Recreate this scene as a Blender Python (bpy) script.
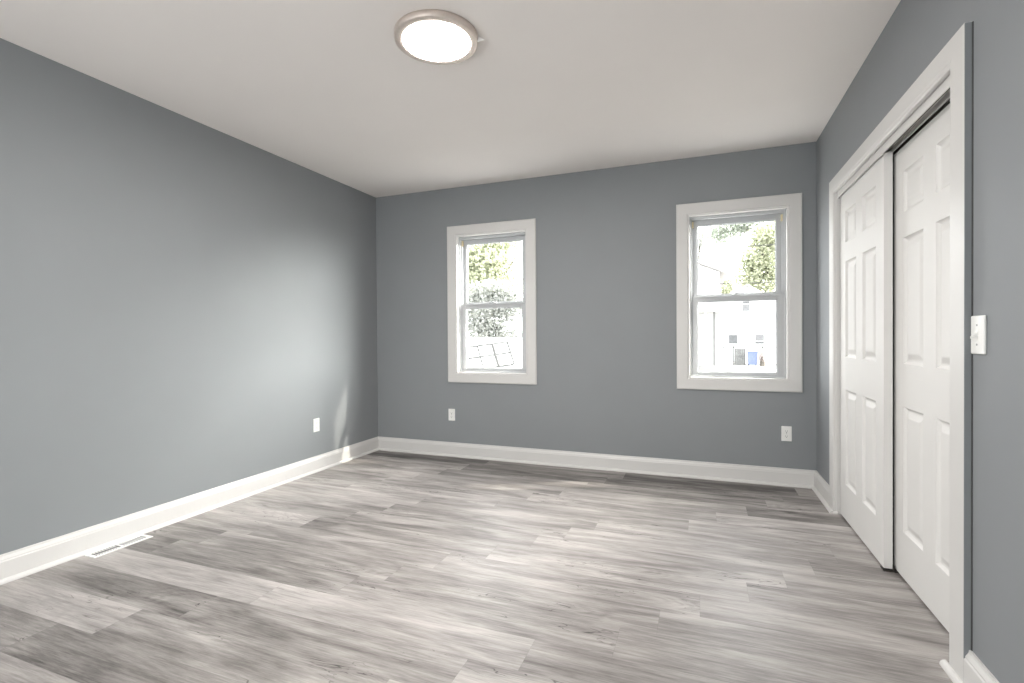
import bpy, bmesh, math, random
from mathutils import Vector, Matrix
S = bpy.context.scene
for o in list(bpy.data.objects):
    bpy.data.objects.remove(o)
COL = S.collection
random.seed(7)

# ------------------------------------------------------------------ room size (metres)
W, D, H = 3.910, 4.258, 2.580        # inner width, back wall, ceiling height
FRONT = -1.45                        # wall behind the camera
WT = 0.15                            # back wall thickness
# ------------------------------------------------------------------ camera
cam_d = bpy.data.cameras.new('camera')
cam = bpy.data.objects.new('camera', cam_d)
COL.objects.link(cam)
R_ = Vector((0.93470, 0.35537, -0.00688)).normalized()
U_ = Vector((0.00310, 0.01120, 0.99993)).normalized()
F_ = Vector((-0.35542, 0.93466, -0.00937)).normalized()
cam.matrix_world = Matrix(((R_.x, U_.x, -F_.x, 3.0997), (R_.y, U_.y, -F_.y, 0.0),
                           (R_.z, U_.z, -F_.z, 1.1449), (0, 0, 0, 1)))
cam_d.sensor_width = 36.0
cam_d.lens = 495.04 * 36 / 1024
cam_d.clip_start = 0.02
cam_d.clip_end = 400
S.camera = cam
# ------------------------------------------------------------------ look
S.view_settings.view_transform = 'Standard'
S.view_settings.look = 'None'
S.view_settings.exposure = 0.45
S.view_settings.gamma = 1.0
S.view_settings.use_curve_mapping = False
# ------------------------------------------------------------------ sky
SKY = 6.8
world = bpy.data.worlds.new('overcast_sky')
S.world = world
world.use_nodes = True
wn = world.node_tree.nodes
wl = world.node_tree.links
bg = wn['Background']
bg.inputs[0].default_value = (0.985, 0.985, 1.0, 1)
bg.inputs[1].default_value = SKY
# ------------------------------------------------------------------ sun (hazy, low, from beyond the back wall)
sun_d = bpy.data.lights.new('sun', 'SUN')
sun_d.energy = 4.0
sun_d.angle = math.radians(1.2)
sun_d.color = (1.0, 0.93, 0.82)
sun = bpy.data.objects.new('sun', sun_d)
sun.rotation_euler = Vector((-1.0, -0.50, -1.0)).to_track_quat('-Z', 'Y').to_euler()
sun.location = (12, 14, 9)
COL.objects.link(sun)
# broad bright haze round the sun
haze_d = bpy.data.lights.new('sun_haze', 'SUN')
haze_d.energy = 42.0
haze_d.angle = math.radians(68)
haze_d.color = (1.0, 0.97, 0.93)
haze = bpy.data.objects.new('sun_haze', haze_d)
haze.rotation_euler = Vector((-1.0, -0.58, -0.66)).to_track_quat('-Z', 'Y').to_euler()
haze.location = (13, 14, 9)
COL.objects.link(haze)
# ------------------------------------------------------------------ window openings: sky portals
W1 = (0.912, 1.632)
W2 = (3.008, 3.728)
WZ = (0.800, 2.120)
REAR = (0.45, 2.75, 0.45, 2.15)      # unseen opening added behind the camera for fill light


def portal(name, loc, size, rot):
    l = bpy.data.lights.new(name, 'AREA')
    l.shape = 'RECTANGLE'
    l.size, l.size_y = size
    l.cycles.is_portal = True
    o = bpy.data.objects.new(name, l)
    o.location = loc
    o.rotation_euler = rot
    COL.objects.link(o)


for a, b in (W1, W2):
    portal('window_sky_portal', ((a + b) / 2, D + WT + 0.02, (WZ[0] + WZ[1]) / 2), (0.74, 1.34),
           (math.radians(-90), 0, 0))
portal('window_sky_portal', ((REAR[0] + REAR[1]) / 2, FRONT - 0.17, (REAR[2] + REAR[3]) / 2),
       (REAR[1] - REAR[0], REAR[3] - REAR[2]), (math.radians(90), 0, 0))


# ================================================================== materials
def lin(c):
    return tuple(((x / 255) / 12.92 if x / 255 <= 0.04045 else ((x / 255 + 0.055) / 1.055) ** 2.4) for x in c) + (1,)


def mat(name, col, rough=0.5, metal=0.0, noise=0.0, nscale=8.0, bump=0.0, bscale=200.0, spec=0.5, coat=0.0):
    m = bpy.data.materials.new(name)
    m.use_nodes = True
    nt = m.node_tree
    b = nt.nodes['Principled BSDF']
    b.inputs['Base Color'].default_value = tuple(col[:3]) + (1,)
    b.inputs['Roughness'].default_value = rough
    b.inputs['Metallic'].default_value = metal
    b.inputs['Specular IOR Level'].default_value = spec
    b.inputs['Coat Weight'].default_value = coat
    tc = nt.nodes.new('ShaderNodeTexCoord')
    if noise:
        n = nt.nodes.new('ShaderNodeTexNoise')
        n.inputs['Scale'].default_value = nscale
        n.inputs['Detail'].default_value = 4
        nt.links.new(tc.outputs['Object'], n.inputs['Vector'])
        r = nt.nodes.new('ShaderNodeMapRange')
        r.inputs['From Min'].default_value = 0.25
        r.inputs['From Max'].default_value = 0.75
        r.inputs['To Min'].default_value = 1 - noise
        r.inputs['To Max'].default_value = 1 + noise
        nt.links.new(n.outputs['Fac'], r.inputs['Value'])
        mx = nt.nodes.new('ShaderNodeVectorMath')
        mx.operation = 'SCALE'
        mx.inputs[0].default_value = col[:3]
        nt.links.new(r.outputs['Result'], mx.inputs['Scale'])
        nt.links.new(mx.outputs['Vector'], b.inputs['Base Color'])
    if bump:
        n = nt.nodes.new('ShaderNodeTexNoise')
        n.inputs['Scale'].default_value = bscale
        n.inputs['Detail'].default_value = 3
        nt.links.new(tc.outputs['Object'], n.inputs['Vector'])
        bp = nt.nodes.new('ShaderNodeBump')
        bp.inputs['Strength'].default_value = bump
        bp.inputs['Distance'].default_value = 0.002
        nt.links.new(n.outputs['Fac'], bp.inputs['Height'])
        nt.links.new(bp.outputs['Normal'], b.inputs['Normal'])
    return m


M = {}
M['wall'] = mat('grey_wall_paint', (0.258, 0.270, 0.280), 0.55, noise=0.02, nscale=3, bump=0.10, bscale=260, spec=0.22)
M['ceiling'] = mat('white_ceiling_paint', (0.86, 0.818, 0.786), 0.9, noise=0.01, nscale=2, bump=0.08, bscale=180, spec=0.2)
M['trim'] = mat('white_semigloss_trim', (0.655, 0.642, 0.624), 0.40, noise=0.01, nscale=3)
M['door'] = mat('white_moulded_door_paint', (0.72, 0.707, 0.687), 0.55, noise=0.012, nscale=4, bump=0.05, bscale=400, spec=0.25)
M['vinyl'] = mat('white_vinyl', (0.47, 0.48, 0.488), 0.45, noise=0.01)
M['plate'] = mat('white_plastic', (0.83, 0.825, 0.80), 0.3, noise=0.01, nscale=20)
M['slot'] = mat('dark_slot', (0.03, 0.03, 0.03), 0.7, noise=0.1)
M['dark'] = mat('dark_metal_recess_shade', (0.05, 0.045, 0.04), 0.5, metal=0.3, noise=0.1)
M['nickel'] = mat('brushed_champagne_nickel', (0.68, 0.60, 0.545), 0.5, metal=0.55, noise=0.05, nscale=60)
M['screw'] = mat('dull_steel', (0.4, 0.4, 0.4), 0.35, metal=1.0, noise=0.05)
M['cream'] = mat('cream_plastic_clip', (0.72, 0.62, 0.40), 0.5, noise=0.04)
M['closet'] = mat('closet_grey_paint', (0.20, 0.20, 0.195), 0.8, noise=0.02)
M['siding'] = mat('white_house_siding', (0.45, 0.45, 0.445), 0.8, noise=0.03, nscale=1.5, spec=0.0)
M['roofwhite'] = mat('pale_metal_roof', (0.50, 0.50, 0.50), 0.8, noise=0.04, nscale=2, spec=0.0)
M['roofgrey'] = mat('grey_shingle_roof', (0.25, 0.24, 0.235), 0.9, noise=0.1, nscale=6, spec=0.0)
M['roofred'] = mat('brick_red_shingle_roof', (0.13, 0.085, 0.07), 0.9, noise=0.2, nscale=6, spec=0.0)
M['window_dark'] = mat('dark_window_pane', (0.098, 0.100, 0.103), 0.8, noise=0.2, spec=0.0)
M['window_mid'] = mat('curtained_window_pane', (0.135, 0.135, 0.139), 0.8, noise=0.2, spec=0.0)
M['concrete'] = mat('pale_concrete', (0.20, 0.196, 0.19), 0.9, noise=0.08, nscale=0.6, spec=0.0)
M['gate'] = mat('grey_weathered_board', (0.12, 0.12, 0.118), 0.9, noise=0.2, nscale=5, spec=0.0)
M['bluebin'] = mat('blue_bin_plastic', (0.13, 0.155, 0.24), 0.8, noise=0.1, spec=0.0)
M['wire'] = mat('galvanised_wire', (0.05, 0.05, 0.05), 0.8, noise=0.1, spec=0.0)
M['bark'] = mat('grey_brown_bark', (0.09, 0.082, 0.072), 0.9, noise=0.3, nscale=12, spec=0.0)


def glass_mat():
    m = bpy.data.materials.new('clear_window_glass')
    m.use_nodes = True
    nt = m.node_tree
    nt.nodes.clear()
    out = nt.nodes.new('ShaderNodeOutputMaterial')
    mix = nt.nodes.new('ShaderNodeMixShader')
    tr = nt.nodes.new('ShaderNodeBsdfTransparent')
    tr.inputs[0].default_value = (0.95, 0.965, 0.96, 1)
    gl = nt.nodes.new('ShaderNodeBsdfGlossy')
    gl.inputs['Roughness'].default_value = 0.02
    fr = nt.nodes.new('ShaderNodeLayerWeight')
    fr.inputs['Blend'].default_value = 0.5
    pw = nt.nodes.new('ShaderNodeMath')
    pw.operation = 'POWER'
    pw.inputs[1].default_value = 5.0
    nt.links.new(fr.outputs['Facing'], pw.inputs[0])
    mr = nt.nodes.new('ShaderNodeMapRange')
    mr.inputs['To Min'].default_value = 0.02
    mr.inputs['To Max'].default_value = 0.75
    nt.links.new(pw.outputs[0], mr.inputs['Value'])
    nt.links.new(mr.outputs[0], mix.inputs[0])
    nt.links.new(tr.outputs[0], mix.inputs[1])
    nt.links.new(gl.outputs[0], mix.inputs[2])
    nt.links.new(mix.outputs[0], out.inputs[0])
    return m


M['glass'] = glass_mat()


def emit_mat(name, col, strength):
    m = bpy.data.materials.new(name)
    m.use_nodes = True
    b = m.node_tree.nodes['Principled BSDF']
    b.inputs['Base Color'].default_value = (0.9, 0.9, 0.88, 1)
    b.inputs['Roughness'].default_value = 0.4
    b.inputs['Emission Color'].default_value = col + (1,)
    b.inputs['Emission Strength'].default_value = strength
    return m


M['lamp'] = emit_mat('lit_frosted_diffuser', (1.0, 0.965, 0.93), 150.0)


def leaf_mat(name, c1, c2):
    m = bpy.data.materials.new(name)
    m.use_nodes = True
    nt = m.node_tree
    nt.nodes.clear()
    out = nt.nodes.new('ShaderNodeOutputMaterial')
    g = nt.nodes.new('ShaderNodeNewGeometry')
    cr = nt.nodes.new('ShaderNodeValToRGB')
    cr.color_ramp.elements[0].color = c1 + (1,)
    cr.color_ramp.elements[1].color = c2 + (1,)
    nt.links.new(g.outputs['Random Per Island'], cr.inputs[0])
    d = nt.nodes.new('ShaderNodeBsdfDiffuse')
    t = nt.nodes.new('ShaderNodeBsdfTranslucent')
    mix = nt.nodes.new('ShaderNodeMixShader')
    mix.inputs[0].default_value = 0.45
    nt.links.new(cr.outputs[0], d.inputs[0])
    nt.links.new(cr.outputs[0], t.inputs[0])
    nt.links.new(d.outputs[0], mix.inputs[1])
    nt.links.new(t.outputs[0], mix.inputs[2])
    nt.links.new(mix.outputs[0], out.inputs[0])
    return m


M['leaf_yellow'] = leaf_mat('yellow_green_leaves', (0.25, 0.27, 0.185), (0.44, 0.45, 0.33))
M['leaf_green'] = leaf_mat('soft_green_leaves', (0.25, 0.28, 0.23), (0.42, 0.44, 0.39))
M['leaf_grey'] = leaf_mat('grey_green_leaves', (0.26, 0.27, 0.245), (0.42, 0.425, 0.40))
M['leaf_brown'] = leaf_mat('brown_leaves', (0.24, 0.21, 0.20), (0.34, 0.29, 0.28))


def floor_mat():
    m = bpy.data.materials.new('grey_wood_plank_flooring')
    m.use_nodes = True
    nt = m.node_tree
    N, L = nt.nodes, nt.links
    b = N['Principled BSDF']

    def node(t, **kw):
        n = N.new(t)
        for k, v in kw.items():
            setattr(n, k, v)
        return n

    def val(n, i, v):
        if hasattr(v, 'links') or hasattr(v, 'is_output'):
            L.new(v, n.inputs[i])
        else:
            n.inputs[i].default_value = v

    def math_(op, a, c=0.0, clamp=False):
        n = node('ShaderNodeMath', operation=op, use_clamp=clamp)
        val(n, 0, a)
        val(n, 1, c)
        return n.outputs[0]

    def rng(v, a, c, d, e):
        n = node('ShaderNodeMapRange')
        val(n, 0, v)
        for i, q in enumerate((a, c, d, e)):
            n.inputs[i + 1].default_value = q
        return n.outputs[0]

    uv = node('ShaderNodeUVMap', uv_map='plank')
    sx = node('ShaderNodeSeparateXYZ')
    L.new(uv.outputs[0], sx.inputs[0])
    tone = node('ShaderNodeAttribute', attribute_name='tone').outputs['Fac']
    seed = node('ShaderNodeAttribute', attribute_name='seed').outputs['Fac']

    def vec(su, sv):
        c = node('ShaderNodeCombineXYZ')
        L.new(math_('ADD', math_('MULTIPLY', sx.outputs[0], su), math_('MULTIPLY', seed, 13.0)), c.inputs[0])
        L.new(math_('MULTIPLY', sx.outputs[1], sv), c.inputs[1])
        L.new(math_('MULTIPLY', seed, 91.7), c.inputs[2])
        return c.outputs[0]

    def noise(v, detail, dist=0.0, rough=0.55):
        n = node('ShaderNodeTexNoise')
        L.new(v, n.inputs['Vector'])
        n.inputs['Scale'].default_value = 1.0
        n.inputs['Detail'].default_value = detail
        n.inputs['Distortion'].default_value = dist
        n.inputs['Roughness'].default_value = rough
        return n.outputs['Fac']

    cloud = rng(noise(vec(1.35, 8.5), 2.5, 0.9), 0.32, 0.68, 0.0, 1.0)        # broad soft streaks
    streak = rng(noise(vec(2.6, 42.0), 4.0, 0.3), 0.30, 0.70, 0.0, 1.0)       # narrower streaks
    grain = rng(noise(vec(8.0, 120.0), 4.0, 0.0, 0.75), 0.30, 0.70, 0.0, 1.0)  # fine grain
    # cathedral rings: bands of a stretched, warped field
    field = noise(vec(1.1, 6.0), 1.5, 0.4)
    rings = math_('SINE', math_('MULTIPLY', field, 150.0))
    ringmask = rng(noise(vec(1.3, 4.0), 1.0), 0.52, 0.66, 0.0, 1.0)
    rings = math_('MULTIPLY', rings, ringmask)
    # sparse dark cracks
    ck = noise(vec(2.4, 17.0), 2.0, 1.2)
    crack = rng(math_('ABSOLUTE', math_('SUBTRACT', ck, 0.5)), 0.0, 0.010, 1.0, 0.0)
    crackmask = rng(noise(vec(1.6, 6.0), 1.0), 0.56, 0.64, 0.0, 1.0)
    crack = math_('MULTIPLY', crack, crackmask, True)
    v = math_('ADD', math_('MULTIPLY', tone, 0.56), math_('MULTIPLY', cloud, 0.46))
    v = math_('ADD', v, math_('MULTIPLY', math_('SUBTRACT', streak, 0.5), 0.15))
    v = math_('ADD', v, math_('MULTIPLY', math_('SUBTRACT', grain, 0.5), 0.36))
    v = math_('ADD', v, math_('MULTIPLY', rings, 0.055))
    v = math_('SUBTRACT', v, math_('MULTIPLY', crack, 0.50), True)
    cr = node('ShaderNodeValToRGB')
    e = cr.color_ramp.elements
    e[0].position, e[0].color = 0.0, (0.060, 0.053, 0.049, 1)
    e[1].position, e[1].color = 1.0, (0.560, 0.524, 0.502, 1)
    k = cr.color_ramp.elements.new(0.42)
    k.color = (0.265, 0.244, 0.231, 1)
    L.new(v, cr.inputs[0])
    # plank joints: a fine dark bevel line
    ex = node('ShaderNodeAttribute', attribute_name='length').outputs['Fac']
    pw = node('ShaderNodeAttribute', attribute_name='width').outputs['Fac']
    du = math_('MINIMUM', sx.outputs[0], math_('SUBTRACT', ex, sx.outputs[0]))
    dv = math_('MINIMUM', sx.outputs[1], math_('SUBTRACT', pw, sx.outputs[1]))
    edge = rng(math_('MINIMUM', du, dv), 0.0, 0.0016, 0.80, 1.0)
    mx = node('ShaderNodeVectorMath', operation='SCALE')
    L.new(cr.outputs[0], mx.inputs[0])
    L.new(edge, mx.inputs['Scale'])
    L.new(mx.outputs[0], b.inputs['Base Color'])
    b.inputs['Specular IOR Level'].default_value = 0.5
    L.new(rng(grain, 0.0, 1.0, 0.41, 0.51), b.inputs['Roughness'])
    bp = node('ShaderNodeBump')
    bp.inputs['Strength'].default_value = 0.25
    bp.inputs['Distance'].default_value = 0.001
    L.new(math_('ADD', math_('MULTIPLY', grain, 0.6), math_('MULTIPLY', edge, 1.0)), bp.inputs['Height'])
    L.new(bp.outputs[0], b.inputs['Normal'])
    return m


M['floor'] = floor_mat()


# ================================================================== helpers
def bx(bm, x0, x1, y0, y1, z0, z1):
    vs = [bm.verts.new(p) for p in ((x0, y0, z0), (x1, y0, z0), (x1, y1, z0), (x0, y1, z0),
                                    (x0, y0, z1), (x1, y0, z1), (x1, y1, z1), (x0, y1, z1))]
    for f in ((0, 3, 2, 1), (4, 5, 6, 7), (0, 1, 5, 4), (1, 2, 6, 5), (2, 3, 7, 6), (3, 0, 4, 7)):
        bm.faces.new([vs[i] for i in f])
    return vs


def tube(bm, pts, r, n=8):
    """A round bar along a list of points."""
    pts = [Vector(p) for p in pts]
    rings = []
    for i, p in enumerate(pts):
        t = (pts[min(i + 1, len(pts) - 1)] - pts[max(i - 1, 0)]).normalized()
        a = t.orthogonal().normalized()
        c = t.cross(a)
        rr = r[i] if isinstance(r, (list, tuple)) else r
        rings.append([bm.verts.new(p + (a * math.cos(2 * math.pi * k / n) + c * math.sin(2 * math.pi * k / n)) * rr)
                      for k in range(n)])
    for a, b in zip(rings, rings[1:]):
        for k in range(n):
            bm.faces.new((a[k], a[(k + 1) % n], b[(k + 1) % n], b[k]))
    bm.faces.new(list(reversed(rings[0])))
    bm.faces.new(rings[-1])


def prism(bm, profile, fn):
    """Extrude a closed profile [(a,b)...] between the two ends of fn(a,b,end)."""
    A = [bm.verts.new(fn(a, b, 0)) for a, b in profile]
    B = [bm.verts.new(fn(a, b, 1)) for a, b in profile]
    n = len(profile)
    for i in range(n):
        bm.faces.new((A[i], A[(i + 1) % n], B[(i + 1) % n], B[i]))
    bm.faces.new(list(reversed(A)))
    bm.faces.new(B)


def lathe(bm, prof, n=64, centre=(0, 0, 0)):
    cx, cy, cz = centre
    rings = []
    for r, z in prof:
        if r < 1e-6:
            rings.append([bm.verts.new((cx, cy, cz + z))])
        else:
            rings.append([bm.verts.new((cx + r * math.cos(2 * math.pi * k / n), cy + r * math.sin(2 * math.pi * k / n), cz + z))
                          for k in range(n)])
    for a, b in zip(rings, rings[1:]):
        for k in range(n):
            q = [a[k % len(a)], a[(k + 1) % len(a)], b[(k + 1) % len(b)], b[k % len(b)]]
            u = []
            for v in q:
                if v not in u:
                    u.append(v)
            if len(u) >= 3:
                bm.faces.new(u)


def obj(name, bm, m, parent=None, smooth=False, bevel=0.0, seg=2):
    bmesh.ops.recalc_face_normals(bm, faces=bm.faces[:])
    me = bpy.data.meshes.new(name)
    bm.to_mesh(me)
    bm.free()
    me.materials.append(M[m] if isinstance(m, str) else m)
    o = bpy.data.objects.new(name, me)
    COL.objects.link(o)
    if parent is not None:
        o.parent = parent
        o.matrix_parent_inverse = Matrix.Translation(-parent.location) if parent.type == 'EMPTY' else Matrix()
    if smooth:
        for p in me.polygons:
            p.use_smooth = True
    if bevel:
        md = o.modifiers.new('bevel', 'BEVEL')
        md.width = bevel
        md.segments = seg
        md.limit_method = 'ANGLE'
        md.angle_limit = math.radians(40)
    return o


def B(*boxes):
    bm = bmesh.new()
    for b in boxes:
        bx(bm, *b)
    return bm


def tag(o, label=None, cat=None, group=None, kind=None):
    if label:
        o['label'] = label
    if cat:
        o['category'] = cat
    if group:
        o['group'] = group
    if kind:
        o['kind'] = kind
    return o


def empty(name, loc, label, cat, group=None, kind=None):
    o = bpy.data.objects.new(name, None)
    o.empty_display_size = 0.1
    o.location = loc
    COL.objects.link(o)
    return tag(o, label, cat, group, kind)


# ================================================================== floor of staggered planks
def build_floor():
    bm = bmesh.new()
    uvl = bm.loops.layers.uv.new('plank')
    ft = bm.faces.layers.float.new('tone')
    fs = bm.faces.layers.float.new('seed')
    fl = bm.faces.layers.float.new('length')
    fw = bm.faces.layers.float.new('width')
    P, LEN, Y0 = 0.187, 1.2375, 1.02
    offs = {0: 0.675, 1: 0.885, 2: 1.0875, 3: 0.0375, 4: 0.3275, 5: 0.465, 6: 0.62, 7: 0.82, 8: 0.99, 9: 1.135,
            10: 1.27, 11: 0.555, 12: 0.715, 13: 0.905, 14: 1.04, 15: 1.16, 16: 0.04, 17: 0.2}
    tones = {(16, 0): .16, (16, 1): -.08, (16, 2): .22, (16, 3): -.10, (15, 0): .48, (15, 1): .0, (15, 2): -.06, (15, 3): .50,  # back rows: dark planks, plus shade near the wall put into the tones
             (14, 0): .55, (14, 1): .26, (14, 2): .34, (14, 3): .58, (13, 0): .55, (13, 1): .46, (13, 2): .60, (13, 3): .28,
             (12, 0): .40, (12, 1): .50, (12, 2): .48, (12, 3): .68, (11, 0): .5, (11, 1): .66, (11, 2): .46, (11, 3): .70,
             (10, 0): .30, (10, 1): .78, (10, 2): .55, (10, 3): .50, (9, 0): .66, (9, 1): .42, (9, 2): .66, (9, 3): .44,
             (8, 0): .45, (8, 1): .50, (8, 2): .52, (8, 3): .55, (7, 0): .72, (7, 1): .42, (7, 2): .60, (7, 3): .5,
             (6, 0): .62, (6, 1): .64, (6, 2): .56, (6, 3): .5, (5, 0): .26, (5, 1): .55, (5, 2): .50, (5, 3): .6,
             (4, 0): .25, (4, 1): .36, (4, 2): .42, (4, 3): .62, (3, 0): .5, (3, 1): .78, (3, 2): .68, (3, 3): .40,
             (2, 0): .28, (2, 1): .36, (2, 2): .66, (2, 3): .5, (1, 0): .70, (1, 1): .40, (1, 2): .5, (1, 3): .5,
             (0, 0): .34, (0, 1): .32, (0, 2): .45, (0, 3): .5}
    rnd = random.Random(3)
    for r in range(-13, 18):
        y0 = Y0 + r * P
        y1 = min(y0 + P, D)
        ya = max(y0, FRONT)
        if y1 <= FRONT or y0 >= D:
            continue
        off = offs.get(r, rnd.random() * LEN) % LEN
        x = off - LEN
        i = 0
        while x < W + 0.8:
            a, b = max(x, 0.0), min(x + LEN, W + 0.8)
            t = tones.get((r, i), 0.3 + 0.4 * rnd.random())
            sd = rnd.random()
            if b - a > 0.001:
                vs = [bm.verts.new(p) for p in ((a, ya, 0), (b, ya, 0), (b, y1, 0), (a, y1, 0))]
                f = bm.faces.new(vs)
                for lp, (uu, vv) in zip(f.loops, ((a - x, ya - y0), (b - x, ya - y0), (b - x, y1 - y0), (a - x, y1 - y0))):
                    lp[uvl].uv = (uu, vv)
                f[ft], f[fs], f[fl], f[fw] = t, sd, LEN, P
            x += LEN
            i += 1
    o = obj('floor', bm, 'floor')
    tag(o, 'grey wood-look plank floor running across the empty room', 'floor', kind='structure')
    return o


build_floor()
tag(obj('subfloor', B((-0.12, W + 0.9, FRONT - 0.15, D + WT, -0.14, -0.004)), 'closet'),
    'flat slab beneath the grey plank floor', 'floor', kind='structure').name = 'floor_slab'
tag(obj('ceiling', B((-0.12, W + 0.9, FRONT - 0.15, D + WT, H, H + 0.12)), 'ceiling'),
    'plain white painted ceiling holding the round light', 'ceiling', kind='structure')

# ================================================================== walls
tag(obj('wall_left', B((-0.12, 0, FRONT - 0.15, D + WT, -0.004, H)), 'wall'),
    'blank grey wall running from the floor vent to the far corner', 'wall', kind='structure')
yb0, yb1 = D, D + WT
tag(obj('wall_back', B((0, W1[0], yb0, yb1, -0.004, H), (W1[1], W2[0], yb0, yb1, -0.004, H), (W2[1], W + 0.9, yb0, yb1, -0.004, H),
                       (W1[0], W1[1], yb0, yb1, -0.004, WZ[0]), (W1[0], W1[1], yb0, yb1, WZ[1], H),
                       (W2[0], W2[1], yb0, yb1, -0.004, WZ[0]), (W2[0], W2[1], yb0, yb1, WZ[1], H)), 'wall'),
    'grey wall with the two white framed windows', 'wall', kind='structure')
CY0, CY1, CZ = 2.094, 3.695, 2.065     # rough closet opening
RT = 0.115
tag(obj('wall_right', B((W, W + RT, FRONT - 0.15, CY0, -0.004, H), (W, W + RT, CY1, D, -0.004, H),
                        (W, W + RT, CY0, CY1, CZ, H)), 'wall'),
    'grey wall with the closet opening and light switch', 'wall', kind='structure')
yf0, yf1 = FRONT - 0.15, FRONT
tag(obj('wall_front', B((0, REAR[0], yf0, yf1, -0.004, H), (REAR[1], W + RT, yf0, yf1, -0.004, H),
                        (REAR[0], REAR[1], yf0, yf1, -0.004, REAR[2]), (REAR[0], REAR[1], yf0, yf1, REAR[3], H)), 'wall'),
    'grey wall facing the two windows, with one added fill window', 'wall', kind='structure')
tag(obj('wall_closet', B((W + 0.75, W + 0.80, 1.9, D, -0.004, H), (W + RT, W + 0.75, 1.85, 1.9, -0.004, H),
                         (W + RT, W + 0.75, D - 0.05, D, -0.004, H)), 'closet'),
    'grey inner walls of the closet behind the sliding doors', 'wall', kind='structure')

# unseen rear window, added behind the camera to let in fill daylight
rw = empty('fill_window', ((REAR[0] + REAR[1]) / 2, FRONT, REAR[2]), 'added unseen fill window in the wall facing the other two',
           'window', kind='structure')
a, b, c, d = REAR
obj('casing', B((a - .09, a, FRONT, FRONT + .02, c - .09, d + .09), (b, b + .09, FRONT, FRONT + .02, c - .09, d + .09),  # casing, frame and glass here belong to the added fill window
                (a, b, FRONT, FRONT + .02, d, d + .09), (a, b, FRONT, FRONT + .02, c - .09, c)), 'trim', rw, bevel=.003)
obj('frame', B((a, a + .05, yf0 + .03, yf0 + .09, c, d), (b - .05, b, yf0 + .03, yf0 + .09, c, d),
               (a + .05, b - .05, yf0 + .03, yf0 + .09, c, c + .05), (a + .05, b - .05, yf0 + .03, yf0 + .09, d - .05, d),
               ((a + b) / 2 - .03, (a + b) / 2 + .03, yf0 + .03, yf0 + .09, c + .05, d - .05)), 'vinyl', rw, bevel=.003)
obj('glass', B((a + .05, b - .05, yf0 + .058, yf0 + .062, c + .05, d - .05)), 'glass', rw)

# ================================================================== baseboards
BB = [(0, 0), (0.020, 0), (0.020, 0.098), (0.0165, 0.103), (0.0165, 0.108), (0.0135, 0.113), (0.0085, 0.121), (0.007, 0.1303), (0, 0.1303)]
SH = [(0.020, 0), (0.0385, 0), (0.0382, 0.006), (0.0355, 0.012), (0.0305, 0.0165), (0.024, 0.0188), (0.020, 0.0192)]


def baseboard(name, fn, label):
    bm = bmesh.new()
    prism(bm, BB, fn)
    o = obj(name, bm, 'trim')
    bm = bmesh.new()
    prism(bm, SH, fn)
    obj('shoe_moulding', bm, 'trim', o)
    tag(o, label, 'baseboard', kind='structure')


baseboard('baseboard_left', lambda a, b, e: (a, (FRONT + a, D - a)[e], b), 'white baseboard along the blank wall with the floor vent')
baseboard('baseboard_back', lambda a, b, e: ((a, W - a)[e], D - a, b), 'white baseboard below the two windows')
baseboard('baseboard_right', lambda a, b, e: (W - a, (3.773, D - a)[e], b), 'short white baseboard between closet casing and far corner')
baseboard('baseboard_right.001', lambda a, b, e: (W - a, (FRONT + a, 1.998)[e], b), 'white baseboard below the light switch')
baseboard('baseboard_front', lambda a, b, e: ((a, W - a)[e], FRONT + a, b), 'white baseboard below the added fill window')


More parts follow.
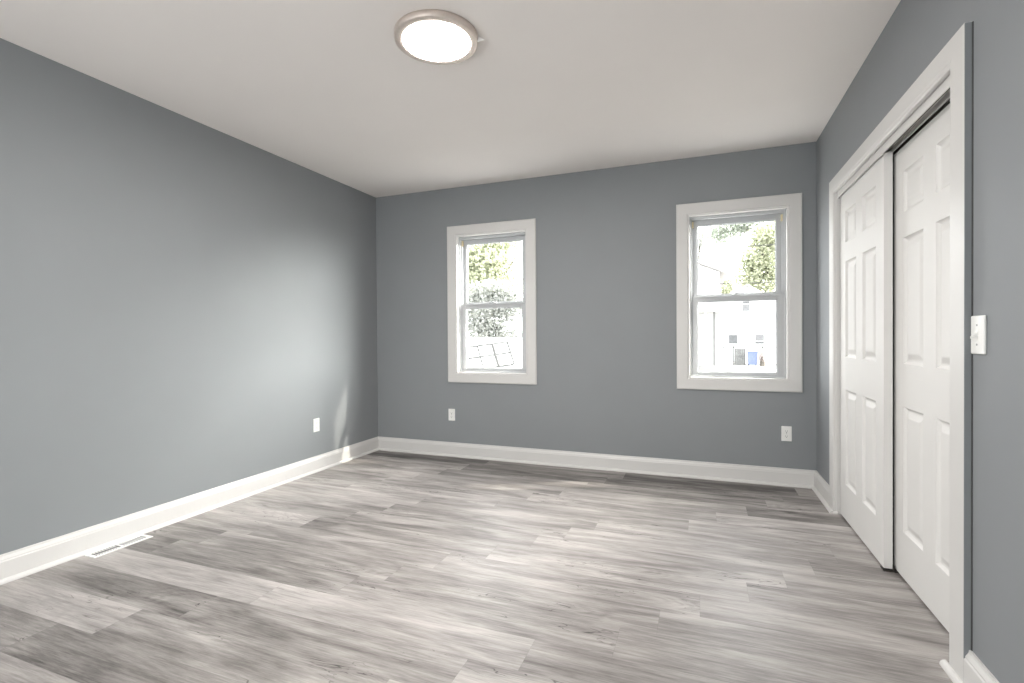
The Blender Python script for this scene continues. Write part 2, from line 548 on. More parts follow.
# ================================================================== double-hung windows
def window(name, x0, x1, label, clips):
    z0, z1 = WZ
    root = empty(name, ((x0 + x1) / 2, D, z0), label, 'window', kind='structure')
    cw = 0.088
    # mitred picture-frame casing with a small bead on the inner edge
    prof = [(0, 0), (0, 0.014), (0.006, 0.018), (cw - 0.008, 0.020), (cw, 0.016), (cw, 0)]
    bm = bmesh.new()
    ring = []
    for sx_, sz_ in ((0, 0), (1, 0), (1, 1), (0, 1)):
        row = []
        for a, t in prof:
            x = (x0 - a) if sx_ == 0 else (x1 + a)
            z = (z0 - a) if sz_ == 0 else (z1 + a)
            row.append(bm.verts.new((x, D - t, z)))
        ring.append(row)
    n = len(prof)
    for k in range(4):
        p, q = ring[k], ring[(k + 1) % 4]
        for i in range(n):
            bm.faces.new((p[i], p[(i + 1) % n], q[(i + 1) % n], q[i]))
    obj('casing', bm, 'trim', root)

    def frame(bm, xa, xb, ya, yb, za, zb, l, r, bo, to):
        bx(bm, xa, xa + l, ya, yb, za, zb)
        bx(bm, xb - r, xb, ya, yb, za, zb)
        bx(bm, xa + l, xb - r, ya, yb, za, za + bo)
        bx(bm, xa + l, xb - r, ya, yb, zb - to, zb)

    bm = bmesh.new()
    frame(bm, x0, x1, D - 0.013, D + 0.045, z0, z1, 0.012, 0.012, 0.010, 0.012)
    obj('jamb_liner', bm, 'trim', root, bevel=.0015)
    bm = bmesh.new()
    e = 0.012
    frame(bm, x0 + 0.001, x1 - 0.001, D + 0.035, D + 0.052, z0 + 0.001, z1 - 0.001, 0.024, 0.024, 0.022, 0.034)
    frame(bm, x0 + 0.001, x1 - 0.001, D + 0.052, D + 0.118, z0 + 0.001, z1 - 0.001, 0.030, 0.030, 0.020, 0.030)
    frame(bm, x0 + 0.001, x1 - 0.001, D + 0.118, D + 0.150, z0 + 0.001, z1 - 0.001, 0.045, 0.045, 0.030, 0.045)
    obj('frame', bm, 'vinyl', root, bevel=.002)
    fx0, fx1 = x0 + 0.031, x1 - 0.031
    mid = 1.440
    # upper sash (outer track)
    ya, yb = D + 0.088, D + 0.116
    bm = bmesh.new()
    frame(bm, fx0, fx1, ya, yb, mid - 0.005, z1 - 0.031, 0.040, 0.040, 0.040, 0.044)
    frame(bm, fx0 + 0.040, fx1 - 0.040, ya + .008, yb - .006, mid + 0.035, z1 - 0.075, 0.007, 0.007, 0.007, 0.007)
    up = obj('upper_sash', bm, 'vinyl', root, bevel=.002)
    obj('glass', B((fx0 + 0.042, fx1 - 0.042, ya + 0.012, ya + 0.016, mid + 0.037, z1 - 0.077)), 'glass', up)
    # lower sash (inner track)
    ya, yb = D + 0.056, D + 0.084
    bm = bmesh.new()
    frame(bm, fx0, fx1, ya, yb, z0 + 0.022, mid + 0.022, 0.040, 0.040, 0.024, 0.040)
    frame(bm, fx0 + 0.040, fx1 - 0.040, ya + .008, yb - .006, z0 + 0.046, mid - 0.018, 0.007, 0.007, 0.007, 0.007)
    bx(bm, fx0 + .02, fx1 - .02, ya - .006, ya, mid + 0.010, mid + 0.022)      # finger lip
    lo = obj('lower_sash', bm, 'vinyl', root, bevel=.002)
    obj('glass', B((fx0 + 0.042, fx1 - 0.042, ya + 0.012, ya + 0.016, z0 + 0.048, mid - 0.020)), 'glass', lo)
    # sash lock on the meeting rail
    bm = bmesh.new()
    cx = (x0 + x1) / 2
    bx(bm, cx - .032, cx + .032, ya - .004, ya + .022, mid + .022, mid + .029)
    lathe(bm, [(0.0, 0.016), (0.013, 0.015), (0.015, 0.0), (0, 0)], 20, (cx, ya + .009, mid + .029))
    bx(bm, cx - .004, cx + .034, ya + .004, ya + .014, mid + .036, mid + .045)
    obj('sash_lock', bm, 'vinyl', lo, bevel=.0015)
    # side balance tracks above the lower sash, and shipping clips at their tops
    for s, xx in ((0, x0 + 0.031), (1, x1 - 0.031)):
        g = (xx + .001, xx + .006) if s == 0 else (xx - .006, xx - .001)
        obj('balance_track', B((g[0], g[1], D + .054, D + .0865, mid + .03, z1 - .10)), 'vinyl', root, bevel=.001)
        if s in clips:
            g = (xx + .0, xx + .013) if s == 0 else (xx - .013, xx - .0)
            tag(obj('balance_clip', B((g[0], g[1], D + .056, D + .080, z1 - .095, z1 - .045)), 'cream', root, bevel=.003),
                'cream plastic clip')
    return root


window('window_1', W1[0], W1[1], 'white double-hung window nearer the blank wall, tree filling its panes', (0,))
window('window_2', W2[0], W2[1], 'white double-hung window beside the closet, pale houses in its panes', (0, 1))

# ================================================================== closet opening: casing, jamb, track
cl = empty('trim_1', (W, 2.9, 0), 'white casing and jamb framing the sliding closet doors', 'door frame', kind='structure')
ci0, ci1, ciz = 2.110, 3.684, 2.047     # casing inner edges
co0, co1, coz = 1.999, 3.772, 2.136     # outer edges
cp = [(0.0, 0.0), (0.0, 0.012), (0.005, 0.0165), (0.016, 0.0175), (0.020, 0.0195), (1.0, 0.020), (1.0, 0.0)]


def casing_leg(y_in, y_out, z_in, z_out):
    w = y_out - y_in
    bm = bmesh.new()
    pr = [(min(a / abs(w), 1.0) if a < 1 else 1.0, t) for a, t in cp]
    prism(bm, pr, lambda a, t, e: (W - t, y_in + a * w, (0.0, z_in + a * (z_out - z_in))[e]))
    return bm


obj('side_casing', casing_leg(ci0, co0, ciz, coz), 'trim', cl)
obj('side_casing', casing_leg(ci1, co1, ciz, coz), 'trim', cl)
bm = bmesh.new()
w = coz - ciz
pr = [(min(a / w, 1.0) if a < 1 else 1.0, t) for a, t in cp]
prism(bm, pr, lambda a, t, e: (W - t, (ci0 + a * (co0 - ci0), ci1 + a * (co1 - ci1))[e], ciz + a * w))
obj('head_casing', bm, 'trim', cl)
obj('jamb', B((W - .001, W + RT, CY0, CY0 + .016, 0, CZ), (W - .001, W + RT, CY1 - .016, CY1, 0, CZ),
              (W - .001, W + RT, CY0 + .016, CY1 - .016, CZ - .014, CZ)), 'trim', cl, bevel=.001)
ty0, ty1 = CY0 + .016, CY1 - .016
tz = CZ - .014
obj('grey_edge', B((W - .0198, W, co0 - .0035, co0, 0, coz - .002)), 'wall', cl)  # thin strip on the casing's outer side, same grey as the wall
M['gap_shade'] = mat('dark_gap_shade', (0.07, 0.07, 0.07), 0.8, noise=0.15, nscale=30)
obj('shade_line', B((W - .0025, W, co0 - .0085, co0 - .0035, .1305, coz - .004)), 'gap_shade', cl)  # shadow line beside the casing, put in as a dark strip
tr = obj('door_track', B((W + .006, W + .110, ty0, ty1, tz - .004, tz), (W + .006, W + .0105, ty0, ty1, 2.008, tz - .004),
                         (W + .0575, W + .0605, ty0, ty1, 2.023, tz - .004), (W + .0545, W + .0605, ty0, ty1, 2.021, 2.028), ), 'trim', cl)
obj('rear_channel', B((W + .0607, W + .1068, ty0, ty1, tz - .0055, tz - .0042), (W + .1068, W + .110, ty0, ty1, 2.022, tz - .0042)), 'dark', tr)  # shade inside the track recess put into the dark colour
obj('hanger_rail', B((W + .030, W + .036, ty0, ty1, 2.030, tz - .005), (W + .078, W + .084, ty0, ty1, 2.026, tz - .005)), 'dark', tr)
obj('floor_guide', B((W + .015, W + .104, 2.862, 2.902, 0, .004), (W + .0560, W + .0594, 2.862, 2.902, .004, .030),
                     (W + .012, W + .016, 2.862, 2.902, .004, .010)), 'dark', cl, bevel=.001)
# shoe moulding returns round the foot of the casing
SHC = [(0.0, 0), (0.0185, 0), (0.0182, 0.006), (0.0155, 0.012), (0.0105, 0.0165), (0.004, 0.0188), (0.0, 0.0192)]
for (ya, yb, e0, e1) in ((co0 - .002, ci0 + .010, 0, 1), (ci1 - .010, co1 + .002, 1, 0)):
    bm = bmesh.new()
    prism(bm, SHC, lambda a, b, e: (W - .020 - a, (ya, yb)[e] + (a * .6 * (1 if e else -1) * 0), b))
    obj('shoe_return', bm, 'trim', cl)
for yj, sg in ((CY0 + .016, 1), (CY1 - .016, -1)):
    bm = bmesh.new()
    prism(bm, [(0, 0), (0.012, 0), (0.0115, .006), (0.009, .012), (0.003, .0155), (0, .016)],
          lambda a, b, e: ((W - .020, W + .005)[e], yj + sg * a, b))
    obj('shoe_return', bm, 'trim', cl)


# ================================================================== six-panel sliding doors
def panel_door(name, xf, y0, y1, label, top=2.020):
    """Moulded door whose front face is the plane x = xf (facing the room), 35 mm thick."""
    root = empty(name, (xf, (y0 + y1) / 2, 0), label, 'door', kind='structure')
    z0, z1, T = 0.012, top, 0.035
    st, mu = 0.118, 0.118
    pw = (y1 - y0 - 2 * st - mu) / 2
    ys = [y0, y0 + st, y0 + st + pw, y0 + st + pw + mu, y1 - st, y1]
    zs = [z0, 0.226, 0.808, 1.008, 1.590, 1.706, 1.896, z1]
    bm = bmesh.new()
    V = [[bm.verts.new((xf, y, z)) for z in zs] for y in ys]
    for i in range(5):
        for j in range(7):
            q = (V[i][j], V[i + 1][j], V[i + 1][j + 1], V[i][j + 1])
            if i in (1, 3) and j in (1, 3, 5):
                # sunk ogee frame with a raised field
                ya, yb, za, zb = ys[i], ys[i + 1], zs[j], zs[j + 1]
                prev = q
                for inset, dx in ((0.004, 0.0060), (0.011, 0.0120), (0.018, 0.0130), (0.024, 0.0118), (0.044, 0.0035), (0.050, 0.0025)):
                    cur = tuple(bm.verts.new((xf + dx, y, z)) for y, z in ((ya + inset, za + inset), (yb - inset, za + inset),
                                                                         (yb - inset, zb - inset), (ya + inset, zb - inset)))
                    for k in range(4):
                        bm.faces.new((prev[k], prev[(k + 1) % 4], cur[(k + 1) % 4], cur[k]))
                    prev = cur
                bm.faces.new(prev)
            else:
                bm.faces.new(q)
    # edges and back
    Bk = [bm.verts.new((xf + T, y, z)) for y, z in ((y0, z0), (y1, z0), (y1, z1), (y0, z1))]
    bm.faces.new(Bk)
    bm.faces.new([V[i][0] for i in range(6)] + [Bk[1], Bk[0]])
    bm.faces.new([V[i][7] for i in range(6)] + [Bk[2], Bk[3]])
    bm.faces.new([V[0][j] for j in range(8)] + [Bk[3], Bk[0]])
    bm.faces.new([V[5][j] for j in range(8)] + [Bk[2], Bk[1]])
    obj('slab', bm, 'door', root)
    # roller hangers on the back, in the track
    for yy in (y0 + .1, y1 - .1):
        obj('roller_hanger', B((xf + T, xf + T + .003, yy - .02, yy + .02, z1 - .07, 2.028)), 'screw', root)
    return root


panel_door('door_1', W + 0.0185, 2.872, 3.667, 'far white six-panel sliding closet door, overlapping in front of the other')
panel_door('door_2', W + 0.0680, 2.108, 2.903, 'near white six-panel sliding closet door, set back behind the other', 2.011)

# ================================================================== ceiling light
LX, LY = 1.931, 2.092
lt = empty('ceiling_light', (LX, LY, H), 'round flush ceiling light with champagne metal rim, glowing white', 'ceiling light')
bm = bmesh.new()
lathe(bm, [(0.0, -0.0005), (0.190, -0.0005), (0.1975, -0.003), (0.1980, -0.022), (0.1968, -0.0285), (0.1935, -0.0315), (0.188, -0.0325),
           (0.1640, -0.0330), (0.1615, -0.0318), (0.1607, -0.029), (0.1607, -0.012), (0.0, -0.012)], 96, (LX, LY, H))
obj('rim', bm, 'nickel', lt, smooth=True)
bm = bmesh.new()
lathe(bm, [(0.1605, -0.013), (0.1605, -0.0298), (0.150, -0.0304), (0.120, -0.0312), (0.06, -0.0318), (0.0, -0.0320)], 96, (LX, LY, H))
obj('diffuser', bm, 'lamp', lt, smooth=True)
# small white plastic tab sticking out beside the rim
bm = bmesh.new()
tri = [(2.116, 2.152, -.001), (2.116, 2.152, -.036), (2.148, 2.165, -.026)]
A = [bm.verts.new((x, y - .001, H + z)) for x, y, z in tri]
Bv = [bm.verts.new((x - .0005, y + .001, H + z)) for x, y, z in tri]
bm.faces.new(A)
bm.faces.new(Bv)
for k in range(3):
    bm.faces.new((A[k], A[(k + 1) % 3], Bv[(k + 1) % 3], Bv[k]))
tag(obj('mounting_tab', bm, 'plate', lt), 'white triangular plastic tab')


# ================================================================== wall plates
def outlet(pos, rot, label, group=None):
    """Built facing -Y at the origin, then turned and moved."""
    root = empty('electrical_outlet', pos, label, 'outlet', 'duplex outlets low on the walls')
    root.rotation_euler = (0, 0, rot)

    def part(n, bm, m, par=root, **k):
        o = obj(n, bm, m, None, **k)
        o.parent = par
        return o
    part('cover_plate', B((-.035, .035, -.006, .0, -.057, .057)), 'plate', bevel=.003, seg=3)
    for s in (-1, 1):
        z = s * .0195
        bm = bmesh.new()
        pts = []
        for k in range(24):
            a = 2 * math.pi * k / 24
            pts.append((max(-.0165, min(.0165, .019 * math.cos(a))), max(-.0135, min(.0135, .0165 * math.sin(a)))))
        prism(bm, pts, lambda a, b, e: (a, (-.0055, -.0078)[e], z + b))
        r = part('receptacle', bm, 'plate')
        bm = bmesh.new()
        bx(bm, -.0075, -.0055, -.0082, -.0075, z - .003, z + .006)
        bx(bm, .0050, .0070, -.0082, -.0075, z - .002, z + .006)
        prism(bm, [(.0028 * math.cos(2 * math.pi * k / 12), .0028 * math.sin(2 * math.pi * k / 12)) for k in range(12)],
              lambda a, b, e: (a, (-.0075, -.0082)[e], z - .0085 + b))
        part('slot', bm, 'slot', r)
    bm = bmesh.new()
    prism(bm, [(.003 * math.cos(2 * math.pi * k / 12), .003 * math.sin(2 * math.pi * k / 12)) for k in range(12)],
          lambda a, b, e: (a, (-.0058, -.0072)[e], b))
    part('screw', bm, 'screw')


outlet((0.0, 3.384, 0.396), math.radians(90), 'white duplex outlet on the blank wall near the far corner')
outlet((0.854, D, 0.397), 0, 'white duplex outlet below the window nearer the blank wall')
outlet((3.711, D, 0.394), 0, 'white duplex outlet below the window beside the closet')

sw = empty('light_switch', (W, 1.948, 1.141), 'white toggle light switch plate against the closet casing', 'light switch')
obj('cover_plate', B((W - .008, W, 1.948 - .040, 1.948 + .0395, 1.141 - .060, 1.141 + .060)), 'plate', sw, bevel=.004, seg=3)
obj('bezel', B((W - .0095, W - .0075, 1.948 - .006, 1.948 + .006, 1.141 - .013, 1.141 + .013)), 'plate', sw, bevel=.001)
bm = bmesh.new()
prism(bm, [(-.0045, .006), (.0045, .006), (.0045, -.006), (-.0045, -.006)],
      lambda a, b, e: ((W - .009, W - .024)[e], 1.948 + a * (1, .8)[e], 1.141 + b * (1, .6)[e] + (0, -.008)[e]))
obj('toggle', bm, 'plate', sw, bevel=.001)
for zz in (.030, -.030):
    bm = bmesh.new()
    prism(bm, [(.0032 * math.cos(2 * math.pi * k / 12), .0032 * math.sin(2 * math.pi * k / 12)) for k in range(12)],
          lambda a, b, e: ((W - .0078, W - .0092)[e], 1.948 + a, 1.141 + zz + b))
    obj('screw', bm, 'screw', sw)

# ================================================================== floor register
vx0, vx1, vy0, vy1 = 0.040, 0.134, 1.632, 1.930
vt = empty('floor_vent', ((vx0 + vx1) / 2, (vy0 + vy1) / 2, 0), 'white metal floor vent against the baseboard, half its slots shut', 'vent')
gx0, gx1 = 0.058, 0.114
bm = bmesh.new()
ym = (vy0 + vy1) / 2
zf = .005
bx(bm, vx0, gx0, vy0, vy1, 0, zf)
bx(bm, gx1, vx1, vy0, vy1, 0, zf)
bx(bm, gx0, gx1, vy0, vy0 + .020, 0, zf)
bx(bm, gx0, gx1, vy1 - .020, vy1, 0, zf)
bx(bm, gx0, gx1, ym - .006, ym + .006, 0, zf)
obj('flange', bm, 'plate', vt, bevel=.0015)
obj('duct_opening', B((gx0, gx1, vy0 + .020, ym - .006, .0002, .0009)), 'slot', vt)
M['damper'] = mat('grey_damper_plate', (0.26, 0.26, 0.26), 0.6, noise=0.02)
obj('damper', B((gx0, gx1, ym + .006, vy1 - .020, .0002, .0022)), 'damper', vt)
for (a, b) in ((vy0 + .020, ym - .006), (ym + .006, vy1 - .020)):
    nb = 9
    st = (b - a) / nb
    obj('louvre', B(*[(gx0, gx1, a + k * st - .0017, a + k * st + .0017, .0010, .0030) for k in range(1, nb)]), 'plate', vt)

# ================================================================== outside: eave above the windows
tag(obj('trim_2', B((-0.6, W + 1.2, D + WT, D + WT + 0.33, 2.66, 2.80)), 'trim'),
    'white roof eave above the windows outside', 'eave', kind='structure')
G = -1.17
tag(obj('ground', B((-40, 40, D + 1.5, 140, G - .2, G)), 'concrete'), 'pale open ground outside the windows', 'ground', kind='structure')


def gable_house(name, x0, x1, y0, y1, eave, peak, wall, roof, label, over=0.35, cat='house'):
    root = empty(name, ((x0 + x1) / 2, y0, G), label, cat)
    xm = (x0 + x1) / 2
    bm = bmesh.new()
    prism(bm, [(x0, G), (x1, G), (x1, eave), (xm, peak), (x0, eave)], lambda a, b, e: (a, (y0, y1)[e], b))
    obj('wall', bm, wall, root)
    sl = (peak - eave) / (xm - x0)
    bm = bmesh.new()
    for s in (-1, 1):
        xe = xm + s * ((xm - x0) + over)
        ze = eave - sl * over
        prism(bm, [(xm, peak + .02), (xe, ze + .02), (xe, ze + .08), (xm, peak + .08)], lambda a, b, e: (a, (y0 - over, y1 + over)[e], b))
    obj('roof', bm, roof, root)
    return root


def house_window(root, x0, x1, y, z0, z1, zm=None, upper='window_dark', lower='window_dark'):
    f = obj('window', B((x0 - .08, x0, y - .05, y, z0 - .08, z1 + .08), (x1, x1 + .08, y - .05, y, z0 - .08, z1 + .08),
                        (x0, x1, y - .05, y, z1, z1 + .08), (x0, x1, y - .05, y, z0 - .08, z0)), 'siding', root)
    if zm:
        obj('pane', B((x0, x1, y - .03, y, z0, zm - .03)), lower, f)
        obj('pane', B((x0, x1, y - .03, y, zm + .03, z1)), upper, f)
    else:
        obj('pane', B((x0, x1, y - .03, y, z0, z1)), lower, f)


wh = gable_house('house', 4.35, 9.60, 48.0, 56.0, 3.75, 5.54, 'siding', 'roofwhite',
                 'distant white gabled house with three small windows, behind the bins')
house_window(wh, 6.56, 7.16, 48.0, 3.27, 4.51, 3.90, 'window_dark', 'window_mid')
house_window(wh, 5.47, 6.17, 48.0, 0.40, 1.19)
house_window(wh, 7.58, 8.28, 48.0, 0.39, 1.20, 0.62, 'window_mid', 'window_dark')

lh = gable_house('house', -2.4, 4.04, 27.2, 35.0, 4.37, 5.75, 'siding', 'roofgrey',
                 'white two-storey house with a front porch, cut off by the window frame')
bm = bmesh.new()
bx(bm, -2.4, 4.45, 25.2, 27.2, 2.28, 2.42)
obj('porch_roof', bm, 'siding', lh)
obj('porch_floor', B((-2.4, 4.2, 25.3, 27.2, G, -.28)), 'concrete', lh)
for px_ in (3.72, 3.34, 1.6, -.5):
    obj('porch_post', B((px_ - .05, px_ + .05, 25.4, 25.5, -.28, 2.28)), 'gate' if px_ == 3.72 else 'siding', lh)
gable_house('house', 5.55, 7.35, 66.0, 70.0, 6.0, 7.4, 'siding', 'roofred', 'far house with reddish roof, seen between trees', .2)

# low fence with gate, bins in front of the white house
fx = empty('fence', (5.2, 41.6, G), 'thin wire fence in front of the distant white house', 'fence')
for px_ in (4.75, 5.5, 7.5, 9.4, 11.0):
    bm = bmesh.new()
    tube(bm, [(px_, 41.75, G), (px_, 41.75, .34)], .03)
    obj('post', bm, 'wire', fx)
bm = bmesh.new()
tube(bm, [(4.75, 41.75, .21), (11.0, 41.75, .21)], .028)
obj('rail', bm, 'wire', fx)
bm = bmesh.new()
tube(bm, [(4.75, 41.75, G + .1), (11.0, 41.75, G + .1)], .028)
obj('rail', bm, 'wire', fx)
gt = empty('garden_gate', (5.93, 41.6, G), 'grey board gate in the wire fence, left of the blue bin', 'gate')
obj('board', B(*[(5.55 + k * .13, 5.67 + k * .13, 41.58, 41.62, G + .03, .13) for k in range(6)]), 'gate', gt)
obj('brace', B((5.55, 6.32, 41.62, 41.66, -.55, -.40)), 'gate', gt)
bn = empty('wheelie_bin', (6.78, 41.3, G), 'blue wheelie bin standing by the grey gate', 'bin')
bm = bmesh.new()
prism(bm, [(-.27, 0), (.27, 0), (.34, 1), (-.34, 1)], lambda a, b, e: (6.78 + a, 41.3 + (-.3, .3)[e] * (.8 + .2 * b), G + .08 + b * .95))
obj('bin_body', bm, 'bluebin', bn, bevel=.02)
obj('lid', B((6.42, 7.14, 40.95, 41.65, G + 1.03, G + 1.10)), 'bluebin', bn, bevel=.02)
for xx in (6.50, 7.0):
    bm = bmesh.new()
    tube(bm, [(xx, 41.62, G + .1), (xx + .06, 41.62, G + .1)], .1, 14)
    obj('wheel', bm, 'slot', bn)

# low shed with pale roof, below the first window
sc_ = Vector((-2.19, 12.6, 0.64))
nrm = Vector((0.394, -0.682, 0.616)).normalized()
ux = Vector((0.866, 0.5, 0))
dn = ux.cross(nrm)
if dn.z > 0:
    dn = -dn
sh = empty('shed', (-2.5, 13.2, G), 'low shed with pale roof beneath the tree, outside the window', 'shed')
ridge = sc_ + dn * (-0.62)
eave = sc_ + dn * 1.75
hd = Vector((dn.x, dn.y, 0)).normalized()
half = (eave - ridge).dot(hd)
back = ridge + hd * (-half)
back.z = eave.z
bm = bmesh.new()
u0, u1 = -2.4, 2.0
for pa, pb in ((ridge, eave), (ridge, back)):
    up = nrm if pa is ridge and pb is eave else Vector((-nrm.x, -nrm.y, nrm.z))
    q = [pa + ux * u0, pa + ux * u1, pb + ux * u1, pb + ux * u0]
    lo_ = [bm.verts.new(p - up * .06) for p in q]
    hi_ = [bm.verts.new(p) for p in q]
    bm.faces.new(hi_)
    bm.faces.new(lo_)
    for k in range(4):
        bm.faces.new((hi_[k], hi_[(k + 1) % 4], lo_[(k + 1) % 4], lo_[k]))
obj('roof', bm, 'roofwhite', sh)
bm = bmesh.new()
ei, bi, ri = eave - hd * .15, back + hd * .15, ridge
prism(bm, [(0, 0), (1, 0), (1, 1), (.5, 2), (0, 1)],
      lambda a, b, e: (lambda p: (p.x, p.y, (G, eave.z + .03, ridge.z - .09)[b]))((ei * (1 - a) + bi * a) + ux * (u0 + .2, u1 - .2)[e]))
obj('wall', bm, 'siding', sh)
# skylight panel of six pale panes with dark bars, skewed on the roof
rot = math.radians(-9)
eu = ux * math.cos(rot) + dn * math.sin(rot)
ed = -ux * math.sin(rot) + dn * math.cos(rot)


def bar(bm, p, q, w, h):
    d_ = (q - p).normalized()
    s_ = d_.cross(nrm)
    a_ = [p + s_ * w, p - s_ * w, p - s_ * w + nrm * h, p + s_ * w + nrm * h]
    b_ = [v + (q - p) for v in a_]
    A_ = [bm.verts.new(v) for v in a_]
    B_ = [bm.verts.new(v) for v in b_]
    for k in range(4):
        bm.faces.new((A_[k], A_[(k + 1) % 4], B_[(k + 1) % 4], B_[k]))
    bm.faces.new(A_)
    bm.faces.new(B_)


M['seam'] = mat('thin_grey_bar', (0.045, 0.045, 0.044), 0.9, noise=0.1, spec=0.0)
sk = obj('skylight', (lambda b_: (prism(b_, [(-.9, -.38), (.44, -.38), (.44, .40), (-.9, .40)],
                                        lambda a, b, e: sc_ + eu * a + ed * b + nrm * (.004, .02)[e]), b_)[1])(bmesh.new()), 'roofwhite', sh)
for u_, w_ in ((-.42, .018), (0.0, .034), (.44, .020)):
    bm = bmesh.new()
    bar(bm, sc_ + eu * u_ + ed * (-.38) + nrm * .02, sc_ + eu * u_ + ed * .40 + nrm * .02, w_, .02)
    obj('glazing_bar', bm, 'seam', sk)
for v_ in (-.38, 0.0, .40):
    bm = bmesh.new()
    bar(bm, sc_ + eu * (-.9) + ed * v_ + nrm * .02, sc_ + eu * .44 + ed * v_ + nrm * .02, .020, .022)
    obj('glazing_bar', bm, 'seam', sk)

# power cables crossing the sky
for z, r, lb in ((4.20, .012, 'upper power cable crossing the sky before the white houses'),
                 (2.90, .012, 'lower power cable crossing before the white houses')):
    bm = bmesh.new()
    tube(bm, [(1.0 + k * 2.0, 19.2, z + .004 * (k - 7) ** 2 - .03) for k in range(12)], r, 6)
    tag(obj('power_cable', bm, 'wire'), lb, 'cable')


# ================================================================== trees
def tree(name, blobs, n, size, leaf, label, trunk, branches=(), cat='tree'):
    root = empty(name, trunk[0], label, cat)
    rnd = random.Random(len(label) * 31 + n)
    bm = bmesh.new()
    tot = sum(b[1][0] * b[1][1] * b[1][2] for b in blobs)
    for c, rad in blobs:
        k = max(1, int(n * rad[0] * rad[1] * rad[2] / tot))
        for _ in range(k):
            while True:
                p = Vector((rnd.uniform(-1, 1), rnd.uniform(-1, 1), rnd.uniform(-1, 1)))
                if p.length <= 1 and p.length > 0.35 * rnd.random():
                    break
            # clump the leaves
            cl_ = 0.10
            p = Vector([round(x / .22) * .22 + rnd.gauss(0, cl_ * .6) for x in p])
            pos = Vector((c[0] + p.x * rad[0], c[1] + p.y * rad[1], c[2] + p.z * rad[2]))
            nv = Vector((rnd.gauss(0, 1), rnd.gauss(0, 1), rnd.gauss(0, 1) + .5)).normalized()
            t1 = nv.orthogonal().normalized()
            t2 = nv.cross(t1)
            an = rnd.uniform(0, 6.28)
            a_ = t1 * math.cos(an) + t2 * math.sin(an)
            b_ = nv.cross(a_)
            s = size * rnd.uniform(.6, 1.3)
            mid_ = nv * s * .12
            bm.faces.new([bm.verts.new(v) for v in (pos - a_ * s, pos + b_ * s * .5 + mid_, pos + a_ * s, pos - b_ * s * .5 + mid_)])
    me = bpy.data.meshes.new('foliage')
    bm.to_mesh(me)
    bm.free()
    me.materials.append(M[leaf])
    o = bpy.data.objects.new('foliage', me)
    COL.objects.link(o)
    o.parent = root
    o.matrix_parent_inverse = Matrix.Translation(-root.location)
    bm = bmesh.new()
    tube(bm, trunk, [max(.05, .22 * (1 - i / (len(trunk) + .5))) for i in range(len(trunk))], 10)
    obj('trunk', bm, 'bark', root)
    for br in branches:
        bm = bmesh.new()
        tube(bm, br, [max(.02, .06 * (1 - i / (len(br) + .5))) for i in range(len(br))], 8)
        obj('branch', bm, 'bark', root)


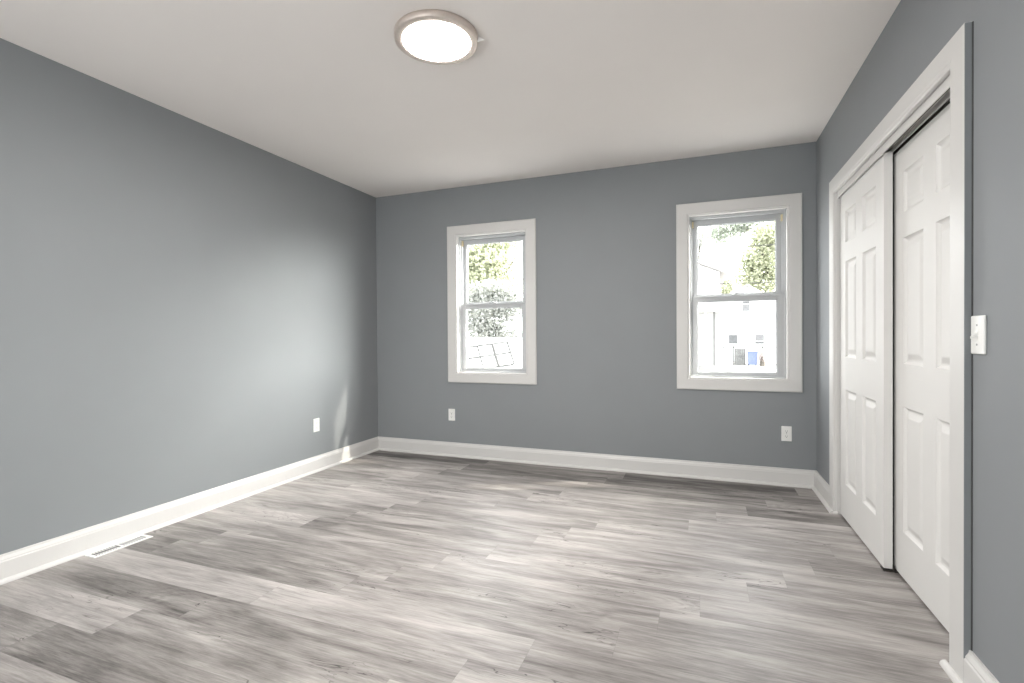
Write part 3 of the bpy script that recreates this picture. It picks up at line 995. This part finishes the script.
tree('tree', [((-5.3, 18.2, 4.3), (1.0, 1.0, .75)), ((-4.5, 18.0, 4.0), (.8, .9, .7)), ((-5.1, 17.8, 3.3), (1.2, .9, .55)),
              ((-4.0, 18.1, 3.2), (.7, .7, .4)), ((-4.4, 18.4, 4.9), (.9, .8, .4)), ((-6.3, 18.3, 3.6), (.8, .9, 1.0)), ((-4.9, 17.9, 2.55), (1.3, .8, .55))], 15000, .085,
     'leaf_yellow', 'yellow-green leafy tree filling the upper panes of the nearer window', [(-4.9, 18.3, G), (-4.95, 18.3, .8), (-4.85, 18.2, 2.2), (-4.7, 18.2, 3.8)],
     [[(-4.75, 18.2, 3.0), (-4.0, 18.0, 3.6), (-3.45, 17.9, 4.35)], [(-4.85, 18.2, 2.6), (-5.5, 18.1, 3.2), (-6.0, 18.2, 3.9)]])
tree('shrub', [((-4.1, 16.35, 2.1), (1.1, .35, .85)), ((-3.9, 16.35, 2.75), (1.2, .3, .45)), ((-3.2, 16.35, 2.25), (.8, .3, .55)),
               ((-4.4, 16.3, 1.3), (.9, .3, .6)), ((-3.4, 16.3, 1.25), (.8, .3, .40)), ((-2.7, 16.35, 1.12), (.6, .3, .18))], 8000, .07, 'leaf_grey',
     'grey-green shrub mass behind the shed, below the yellow-green tree', [(-3.7, 16.4, G), (-3.7, 16.4, .4), (-3.65, 16.4, 1.6)], cat='shrub')
tree('tree', [((9.6, 57.5, 9.0), (2.6, 1.8, 2.2)), ((10.4, 57.2, 11.3), (2.6, 1.8, 1.6)), ((8.0, 57.4, 7.4), (1.5, 1.2, 1.7)),
              ((10.0, 57.2, 6.2), (2.4, 1.6, 1.6))], 6500, .22, 'leaf_yellow',
     'broad yellow-green tree rising right behind the white gabled house', [(9.7, 57.6, G), (9.7, 57.6, 3.0), (9.6, 57.4, 8.0)])
tree('tree', [((6.4, 62.0, 13.6), (2.3, 1.5, 1.3)), ((8.8, 62.2, 13.9), (2.6, 1.5, 1.1)), ((5.2, 61.8, 12.6), (1.3, 1.2, 1.0)),
              ((10.6, 62.0, 13.2), (1.6, 1.2, 1.0))], 3600, .20, 'leaf_green',
     'tall thin green tree spreading above the gabled house roof', [(10.4, 62.2, G), (10.3, 62.2, 7.0), (9.2, 62.1, 13.4)],
     [[(9.4, 62.1, 12.6), (7.4, 62.0, 13.4), (5.2, 61.9, 12.8)]])
tree('tree', [((3.3, 58.0, 11.7), (.9, .8, 1.2)), ((3.0, 58.0, 9.3), (.6, .6, .6))], 620, .18, 'leaf_grey',
     'sparse grey-green tree above the two-storey house', [(2.6, 58.0, G), (2.6, 58.0, 6.0), (3.1, 58.0, 11.0)])
tree('tree', [((5.75, 58.0, 6.3), (.75, .7, 1.0)), ((5.4, 58.2, 7.2), (.5, .5, .6))], 620, .16, 'leaf_yellow',
     'small yellow-green treetop between the two white houses', [(5.7, 58.1, G), (5.7, 58.1, 3.0), (5.7, 58.0, 6.0)], cat='tree')
tree('shrub', [((7.42, 41.0, -.45), (.28, .3, .55))], 420, .07, 'leaf_brown', 'brownish bush beside the blue bin',
     [(7.42, 41.0, G), (7.42, 41.0, -.9), (7.42, 41.0, -.5)], cat='shrub')
